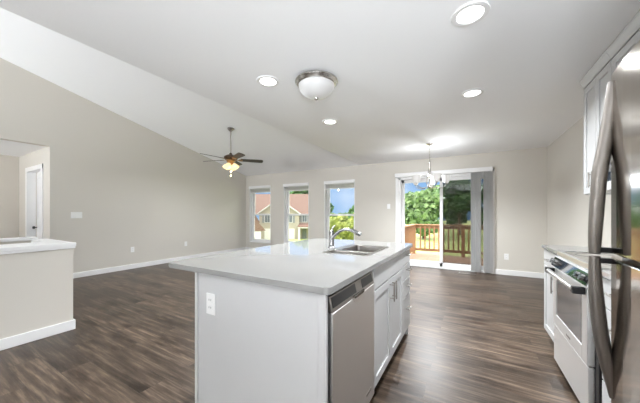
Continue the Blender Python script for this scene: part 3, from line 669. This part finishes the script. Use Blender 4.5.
m = MB(); m.box(XBF, XR, 1.545, 1.995, 0.10, 0.884); m.build('body', M_cab, b2)
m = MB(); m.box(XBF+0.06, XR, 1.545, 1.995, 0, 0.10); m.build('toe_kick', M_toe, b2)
for z0, z1 in ((0.725, 0.872), (0.53, 0.717), (0.325, 0.522), (0.115, 0.317)):
    m = MB(FKb); m.box(1.549, 1.991, 0, 0.02, z0, z1); dd = m.build('drawer', M_cab, b2, 0.002); pull(FKb, 1.77, (z0+z1)/2+0.02, 0.02, dd, 0.14, False)
m = MB(); m.box(0.605, XR, 1.54, 2.003, 0.884, 0.914); tag(m.build('countertop', M_quartz, bevel=0.003), 'small white quartz countertop between the range and the refrigerator', 'countertop')

# range
RY0, RY1 = 2.010, 2.768; XF = 0.615
FR = FK(XF)
rg = thing('range', 'stainless range with black glass cooktop and oven window', 'range', (0.92, 2.39, 0))
m = MB(); m.box(XF, XR-0.01, RY0, RY1, 0.03, 0.895); m.build('body', M_black, rg, 0.003)
m = MB(); m.box(XF+0.01, XR-0.01, RY0, RY1, 0.896, 0.918); cko = m.build('cooktop', M_blackglass, rg, 0.003)
m = MB(); m.box(XF-0.012, XF+0.012, RY0, RY1, 0.885, 0.921).box(XF, XR-0.01, RY1-0.012, RY1+0.001, 0.895, 0.922).box(XF, XR-0.01, RY0-0.001, RY0+0.012, 0.895, 0.922); m.build('trim', M_steell, cko, 0.003)
M_burner = paint('burner_ring', (0.09, 0.09, 0.095), 0.2)
for bx, by, br_ in ((0.78, 2.2, 0.09), (0.78, 2.58, 0.11), (1.04, 2.2, 0.075), (1.04, 2.58, 0.075)):
    m = MB(); m.lathe([(br_, 0.9182), (br_, 0.9188), (br_+0.004, 0.9188), (br_+0.004, 0.9182)], (bx, by, 0), 32); m.build('burner', M_burner, cko)
m = MB(FR); m.prism([(0, 0.805), (0.050, 0.80), (0.020, 0.882), (0, 0.885)], RY0+0.003, RY1-0.003, 'x'); cpn = m.build('control_panel', M_steell, rg, 0.003)
m = MB(FR); m.prism([(0.0495, 0.808), (0.0515, 0.808), (0.026, 0.872), (0.024, 0.872)], RY0+0.02, RY1-0.02, 'x'); m.build('display', M_blackglass, cpn)
for k, uu in enumerate((RY0+0.07, RY0+0.15, RY1-0.15, RY1-0.07)):
    m = MB(FR); m.tube([(uu, 0.036, 0.84), (uu, 0.062, 0.85)], 0.019, 16); m.build('knob', M_chrome, cpn, smooth=True)
m = MB(FR); u0, u1 = RY0+0.050, RY1-0.004
m.box(u0, u0+0.08, 0, 0.035, 0.345, 0.79).box(u1-0.08, u1, 0, 0.035, 0.345, 0.79).box(u0+0.08, u1-0.08, 0, 0.035, 0.345, 0.43).box(u0+0.08, u1-0.08, 0, 0.035, 0.735, 0.79)
dd = m.build('oven_door', M_steelw, rg, 0.003)
m = MB(FR); m.box(u0+0.078, u1-0.078, 0, 0.031, 0.428, 0.737); m.build('oven_window', M_ovenglass, dd)
m = MB(FR); m.tube([(u0+0.05, 0.075, 0.765), (u1-0.05, 0.075, 0.765)], 0.015, 14); hd = m.build('handle', M_steell, dd, smooth=True)
for a_, b_2 in ((u0+0.02, u0+0.055), (u1-0.055, u1-0.02)):
    m = MB(FR); m.box(a_, b_2, 0.034, 0.092, 0.745, 0.785); m.build('end_cap', M_black, hd, 0.004)
m = MB(FR); m.box(u0, u1, 0, 0.030, 0.055, 0.335); m.build('storage_drawer', M_steelw, rg, 0.004)
m = MB(FR); m.box(RY0+0.34, RY0+0.42, 0.035, 0.0362, 0.372, 0.384); m.build('badge', M_nickeld, dd)

# microwave
XM = 0.86; FM = FK(XM)
mw = thing('microwave', 'stainless over-range microwave under the wall cabinet', 'microwave', (1.05, 2.39, 1.37))
m = MB(); m.box(XM, XR, 2.008, 2.760, 1.372, 1.80); m.build('body', M_steel, mw, 0.003)
m = MB(FM); m.box(2.22, 2.757, 0, 0.03, 1.378, 1.795); dd = m.build('door', M_steel, mw, 0.004)
m = MB(FM); m.box(2.30, 2.70, 0.03, 0.032, 1.44, 1.74); m.build('window', M_blackglass, dd)
m = MB(FM); m.tube([(2.25, 0.06, 1.42), (2.25, 0.06, 1.76)], 0.01, 10); m.tube([(2.25, 0.03, 1.45), (2.25, 0.06, 1.45)], 0.008, 8); m.tube([(2.25, 0.03, 1.73), (2.25, 0.06, 1.73)], 0.008, 8); m.build('handle', M_nickel, dd, smooth=True)
m = MB(FM); m.box(2.012, 2.215, 0, 0.03, 1.378, 1.795); m.build('control_panel', M_blackglass, mw, 0.004)

# wall cabinets
XU = 0.93; FU = FK(XU)
def upper(y0, y1, z0, z1, ndoor, label, hz, depthX=XU, crown=True):
    Fq = FK(depthX)
    o = thing('wall_cabinet', label, 'cabinet', ((depthX+XR)/2, (y0+y1)/2, z0))
    m = MB(); m.box(depthX, XR, y0, y1, z0, z1); m.build('body', M_cab, o)
    wd = (y1-y0)/ndoor
    for k in range(ndoor):
        u0 = y0+wd*k+0.003; u1 = y0+wd*(k+1)-0.003
        m = MB(Fq); shaker(m, u0, u1, z0+0.006, min(z1, 2.36)-0.004, 0); dd = m.build('door', M_cab, o, 0.002)
        if ndoor == 2: hu = u1-0.03 if k == 0 else u0+0.03
        else: hu = u0+0.03
        pull(Fq, hu, hz, 0.02, dd, 0.13)
    if crown:
        m = MB(Fq); m.prism([(-0.05, 2.365), (0.022, 2.365), (0.028, 2.385), (0.048, 2.42), (0.05, 2.438), (-0.05, 2.438)], y0, y1, 'x'); m.build('crown', M_cab, o)
    return o
upper(2.764, 3.315, 1.385, 2.438, 2, 'tall white two-door wall cabinet at the far end', 1.50)
upper(2.004, 2.760, 1.802, 2.438, 2, 'short white wall cabinet above the microwave', 1.90)
upper(1.545, 2.000, 1.385, 2.438, 1, 'white single-door wall cabinet right of the microwave', 1.50)
upper(0.58, 1.541, 1.84, 2.438, 2, 'white wall cabinet above the refrigerator', 1.93, 0.80)

# refrigerator
fr = thing('refrigerator', 'stainless refrigerator with curved doors and bowed handles', 'refrigerator', (0.88, 1.07, 0))
FY0, FY1 = 0.60, 1.525
m = MB(); m.box(0.57, XR-0.02, FY0+0.005, FY1-0.005, 0.02, 1.76); m.build('cabinet_body', M_nickeld, fr, 0.005)
def fprof(z0, z1, name):
    n = 14; P = []
    for k in range(n+1):
        t = k/n; y = FY0+(FY1-FY0)*t; s = 2*t-1
        x = 0.457 + 0.034*abs(s)**2.4
        if k in (0, n): x += 0.010
        P.append((x, y))
    P = P + [(0.565, FY1), (0.565, FY0)]
    m = MB(); m.prism(P, z0, z1, 'z'); return m.build(name, M_steel2, fr, 0.006)
up = fprof(1.062, 1.765, 'freezer_door'); lo = fprof(0.09, 1.045, 'refrigerator_door')
m = MB(); m.box(0.53, 0.566, FY0+0.01, FY1-0.01, 1.04, 1.066); m.build('door_gasket', M_black, fr)
m = MB(); m.box(0.52, 0.57, FY0+0.01, FY1-0.01, 0.0, 0.085); m.build('kick_grille', M_black, fr)
m = MB(); m.box(0.50, 0.60, FY1-0.09, FY1-0.01, 1.765, 1.785); m.build('hinge_cover', M_black, fr, 0.004)
hy = 1.455
def handle(pts, par):
    m = MB()
    P = [Vector(p) for p in pts]; Q = []
    for i in range(len(P)-1):
        p0, p1, p2, p3 = P[max(i-1, 0)], P[i], P[i+1], P[min(i+2, len(P)-1)]
        for j in range(6):
            t = j/6; Q.append(0.5*((2*p1)+(-p0+p2)*t+(2*p0-5*p1+4*p2-p3)*t*t+(-p0+3*p1-3*p2+p3)*t**3))
    Q.append(P[-1])
    rs = [0.017 + 0.006*math.sin(PI*i/(len(Q)-1)) for i in range(len(Q))]
    m.tube(Q, rs, 16, True, None); return m.build('handle', M_fhandle, par, smooth=True)
h1 = handle([(0.486, hy, 1.73), (0.474, hy, 1.60), (0.462, hy, 1.49), (0.447, hy, 1.38), (0.438, hy, 1.236), (0.433, hy, 1.12), (0.432, hy, 1.058)], up)
h2 = handle([(0.432, hy, 1.048), (0.434, hy, 0.96), (0.438, hy, 0.875), (0.449, hy, 0.75), (0.463, hy, 0.65), (0.478, hy, 0.57), (0.490, hy, 0.50)], lo)
m = MB(); m.box(0.425, 0.482, hy-0.012, hy+0.02, 1.064, 1.084); m.build('bracket', M_black, h1, 0.003)
m = MB(); m.box(0.425, 0.482, hy-0.012, hy+0.02, 1.022, 1.042); m.build('bracket', M_black, h2, 0.003)

# ================================================================== OUTSIDE
# deck
m = MB(); m.box(-1.62, 3.2, YB+T+0.001, 8.58, -0.14, -0.03)
dk = tag(m.build('deck', M_deck), 'reddish wooden deck outside the patio door', 'deck')
def rail_section(p0, p1, posts, name, label):
    p0, p1 = Vector(p0), Vector(p1); d = (p1-p0); ln = d.length; d.normalize()
    def F(u, v, w): q = p0 + d*u + Vector((-d.y, d.x))*v; return (q.x, q.y, w)
    o = thing(name, label, 'railing', (p0.x, p0.y, -0.03))
    m = MB(F); m.box(-0.05, ln+0.05, -0.065, 0.065, 0.845, 0.88); m.build('top_rail', M_rail, o, 0.004)
    m = MB(F); m.box(0, ln, -0.02, 0.02, 0.755, 0.835); m.build('upper_rail', M_rail, o)
    m = MB(F); m.box(0, ln, -0.02, 0.02, 0.07, 0.15); m.build('lower_rail', M_rail, o)
    for u in posts:
        m = MB(F); m.box(u-0.045, u+0.045, -0.045, 0.045, -0.03, 0.845); m.build('post', M_rail, o, 0.004)
    n = int(ln/0.125)
    for k in range(n):
        u = (k+0.5)*ln/n
        if min(abs(u-p) for p in posts) < 0.07: continue
        m = MB(F); m.box(u-0.019, u+0.019, -0.055, -0.018, 0.09, 0.82); m.build('baluster', M_rail, o)
rail_section((-1.50, 8.47), (3.1, 8.47), [0, 1.33, 2.66, 4.0], 'deck_railing', 'cedar deck railing facing the lawn')
rail_section((-1.50, 6.56), (-1.50, 8.34), [0.05], 'deck_railing', 'cedar side railing at the left edge of the deck')
# ground
def gz(x, y):
    t = min(1, max(0, (-x-8)/14)); t = t*t*(3-2*t); return -2.0-2.2*t
m = MB(); nx, ny = 30, 24; G = []
for j in range(ny+1):
    G.append([m.vt((-90+170*i/nx, 9+120*j/ny - (0 if j else 2.0), gz(-90+170*i/nx, 0))) for i in range(nx+1)])
for j in range(ny):
    for i in range(nx): m.bm.faces.new([G[j][i], G[j][i+1], G[j+1][i+1], G[j+1][i]])
struct(m.build('lawn', M_lawn), 'sunlit lawn falling away behind the house', 'lawn')

# houses. local frame: s to the right in view, q away from the camera
AX = Vector((0.868, 0.497)); AD = Vector((-0.497, 0.868))
def spot(px, dep): q = AX*((px-320)/262*dep) + AD*dep; return q.x, q.y
def house(px, dep, base, label, build, rot=0):
    cx_, cy_ = spot(px, dep); rm = Matrix.Rotation(R(rot), 2); AX = rm @ Vector((0.868, 0.497)); AD = rm @ Vector((-0.497, 0.868))
    def F(s, q, w): return (cx_+AX.x*s+AD.x*q, cy_+AX.y*s+AD.y*q, base+w)
    o = thing('house', label, 'house', (cx_, cy_, base)); build(o, F); return o
def gable_roof(F, s0, s1, q0, q1, ze, zr, axis, mat, par, name='roof', over=0.4):
    m = MB(F); th = 0.18
    if axis == 's':   # ridge along s, slopes towards -q and +q
        qm = (q0+q1)/2; m.prism([(q0-over, ze-0.25), (qm, zr), (q1+over, ze-0.25), (q1+over, ze-0.25+th), (qm, zr+th), (q0-over, ze-0.25+th)], s0-over, s1+over, 'x')
    else:
        sm = (s0+s1)/2; sl_ = (zr-ze)/(sm-s0); m.prism([(s0-over, ze-over*sl_), (sm, zr), (s1+over, ze-over*sl_), (s1+over, ze-over*sl_+th), (sm, zr+th), (s0-over, ze-over*sl_+th)], q0-over, q1, 'y')
    return m.build(name, mat, par)
def hwin(F, s, w, ws, hs, par, q=0.0, shut=True):
    m = MB(F); m.box(s-ws/2-0.1, s+ws/2+0.1, q-0.06, q, w-0.1, w+hs+0.1); f_ = m.build('window', M_hwhite, par)
    m = MB(F); m.box(s-ws/2, s-0.03, q-0.09, q-0.06, w, w+hs).box(s+0.03, s+ws/2, q-0.09, q-0.06, w, w+hs); m.build('pane', M_hdark, f_)
    if shut:
        for k in (-1, 1): m = MB(F); m.box(s+k*(ws/2+0.35)-0.22, s+k*(ws/2+0.35)+0.22, q-0.08, q, w-0.1, w+hs+0.1); m.build('shutter', M_shutter, par)
def buildA(o, F):
    # px scale about 4.85 px per metre; s=0 at px 280
    m = MB(F); m.box(-4.5, 7.5, 1.2, 11, 0, 5.3); m.build('wall', M_siding, o)
    gable_roof(F, -6.5, 7.5, 1.2, 11, 5.3, 9.6, 's', M_roof, o, 'main_roof')
    m = MB(F); m.prism([(-4.3, 0), (3.9, 0), (3.9, 5.4), (-0.2, 8.3), (-4.3, 5.4)], 0, 1.6, 'y'); m.build('front_gable', M_siding, o)
    gable_roof(F, -4.3, 3.9, 0.0, 5.5, 5.4, 8.35, 'q', M_roof, o, 'gable_roof')
    m = MB(F); m.prism([(-4.75, 5.0), (-0.2, 8.2), (4.35, 5.0), (4.35, 5.25), (-0.2, 8.5), (-4.75, 5.25)], -0.48, -0.40, 'y'); m.build('rake_board', M_hwhite, o)
    m = MB(F); m.box(-3.2, -0.8, -0.05, 0, 0.05, 2.2); m.build('garage_door', M_hwhite, o)
    m = MB(F); m.box(0.6, 3.0, -0.05, 0, 0.05, 2.2); m.build('garage_door', M_hwhite, o)
    hwin(F, -2.6, 3.5, 1.0, 1.5, o); hwin(F, 2.0, 3.5, 1.0, 1.5, o)
    hwin(F, 5.0, 3.6, 0.9, 1.5, o, 1.2); hwin(F, 6.8, 3.6, 0.7, 1.5, o, 1.2, False)
    m = MB(F); m.prism([(-1.0, 2.5), (1.3, 3.1), (1.3, 3.3), (-1.0, 2.7)], 3.7, 7.7, 'x'); m.build('porch_roof', M_roof2, o)
    m = MB(F); m.box(3.7, 7.7, -1.0, 1.2, 2.35, 2.6); m.build('porch_beam', M_hwhite, o)
    for s in (4.0, 7.4): m = MB(F); m.box(s-0.2, s+0.2, -0.9, -0.5, 0, 2.4); m.build('porch_column', M_hwhite, o)
    m = MB(F); m.box(4.5, 5.4, 1.14, 1.2, 0, 2.1); m.build('front_door', M_hdark, o)
    hwin(F, 6.5, 0.7, 1.0, 1.4, o, 1.2, False)
house(280, 54, -4.2, 'cream two-storey house with terracotta gable roof and porch', buildA)
def buildB(o, F):
    m = MB(F); m.prism([(-7, 0), (0.0, 0), (0.0, 4.0), (-4.2, 11.0), (-7, 6.5)], 0, 9, 'y'); m.build('wall', M_siding, o)
    m = MB(F); m.prism([(0.3, 3.6), (-4.2, 11.2), (-8.7, 3.6), (-9.0, 3.8), (-4.2, 11.6), (0.6, 3.8)], -0.4, 9.2, 'y'); m.build('roof', M_roof, o)
    m = MB(F); m.prism([(0.0, 0), (0.9, 0), (0.9, 2.3), (0.0, 2.3)], 0, 8, 'y'); m.build('side_wing', M_siding, o)
    m = MB(F); m.prism([(-1.2, 5.4), (1.6, 2.3), (-1.2, 2.3)], -0.6, 8, 'y'); m.build('wing_roof', M_roof2, o)
    m = MB(F); m.box(-0.9, 0.7, -0.7, 0, 0, 2.2); m.build('garage_door', M_hwhite, o)
house(256, 46, -4.2, 'cream neighbour house with steep roof at the far left', buildB, 26)
# trees
def leafy(name, x, y, zb, blobs, n, sz, mat, label, cat='tree', trunk=0.25, group=None):
    o = thing(name, label, cat, (x, y, zb), group)
    m = MB(); rnd = random.Random(hash((round(x, 1), round(y, 1), n)) % 9999)
    tot = sum(b_[3]**2 for b_ in blobs)
    for (bx, by, bz, br2) in blobs:
        k = int(n*br2**2/tot)
        for _ in range(k):
            v = Vector((rnd.gauss(0, 1), rnd.gauss(0, 1), rnd.gauss(0, 1))).normalized()
            rr = br2*(0.72+0.33*rnd.random())*(1+0.12*math.sin(v.x*7+bx)*math.cos(v.z*6+by))
            c = Vector((x+bx, y+by, zb+bz)) + Vector((v.x*rr, v.y*rr, v.z*rr*0.9))
            a = Vector((rnd.gauss(0, 1), rnd.gauss(0, 1), rnd.gauss(0, 1))).normalized(); b3 = a.cross(v)
            if b3.length < 0.1: continue
            b3.normalize(); a = b3.cross(v + 0.8*a).normalized(); s = sz*(0.6+0.8*rnd.random())
            m.quad(c-a*s-b3*s*0.6, c+a*s-b3*s*0.6, c+a*s*0.8+b3*s*0.6, c-a*s*0.8+b3*s*0.6)
    m.build('foliage', mat, o, recalc=False)
    m = MB(); top = max(b_[2] for b_ in blobs)
    m.tube([(x, y, zb-0.1), (x+0.1, y, zb+top*0.5), (x, y, zb+top)], [trunk, trunk*0.7, trunk*0.25], 10)
    rb = random.Random(3)
    for b_ in blobs[:6]: m.tube([(x, y, zb+top*0.4), (x+b_[0], y+b_[1], zb+b_[2])], [trunk*0.4, trunk*0.12], 6)
    m.build('trunk', M_bark, o)
    return o
def crown(h, r, nb, seed):
    rnd = random.Random(seed); B = [(0, 0, h*0.62, r*0.75)]
    for k in range(nb):
        a = rnd.random()*2*PI; t = rnd.random(); z = h*(0.28+0.6*t); q = r*(0.75-0.4*abs(t-0.4))
        B.append((q*math.cos(a), q*math.sin(a), z, r*(0.36+0.2*rnd.random())))
    B.append((0, 0, h*0.87, r*0.4)); return B
TR = [ # px, depth, height, radius, material, label
 (424, 33, 5.8, 2.45, M_leafA, 'bright green tree in the middle of the left door pane'),
 (398, 50, 4.6, 1.6, M_leafA, 'green tree farther back, seen above the side railing'),
 (459, 38, 8.4, 2.6, M_leafB, 'dark green tree behind the insect screen'),
 (500, 31, 8.0, 2.3, M_leafB, 'dark tree behind the hanging blinds'),
 (440, 58, 9.0, 4.2, M_leafA, 'tall tree farthest back behind the door centre'),
 (324, 40, 7.9, 1.1, M_leafB, 'dark tree at left edge of the right window'),
 (357, 37, 5.2, 1.5, M_leafB, 'dark tree at right edge of the right window'),
 (331, 68, 5.0, 1.9, M_leafA, 'distant tree low in the right window, left of its middle'),
 (345, 60, 5.0, 1.9, M_leafB, 'distant tree low in the right window, right of its middle'),
 (378, 34, 5.0, 1.8, M_leafB, 'dark tree between right window and patio door'),
 (300, 76, 14.2, 4.5, M_leafB, 'tree rising behind the roof of the porch house'),
]
for i, (px_, dep, h, r, mt, lb) in enumerate(TR):
    x, y = spot(px_, dep)
    leafy('tree', x, y, gz(x, y), crown(h, r, 12, i+1), 5200, 0.0085*dep, mt, lb, group=None)
BU = [(329.5, 27, 2.9, 1.15, 'yellow-green bush at left of the right window'), (342, 24, 2.9, 1.15, 'yellow-green bush in middle of the right window'), (356, 30, 3.2, 1.2, 'yellow-green bush at right of the right window')]
for i, (px_, dep, h, r, lb) in enumerate(BU):
    x, y = spot(px_, dep); leafy('bush', x, y, gz(x, y), crown(h+0.3, r, 8, 40+i), 3200, 0.16, M_leafC, lb, 'bush', 0.08)

for o in list(COL.objects):
    if '_o' in o: del o['_o']
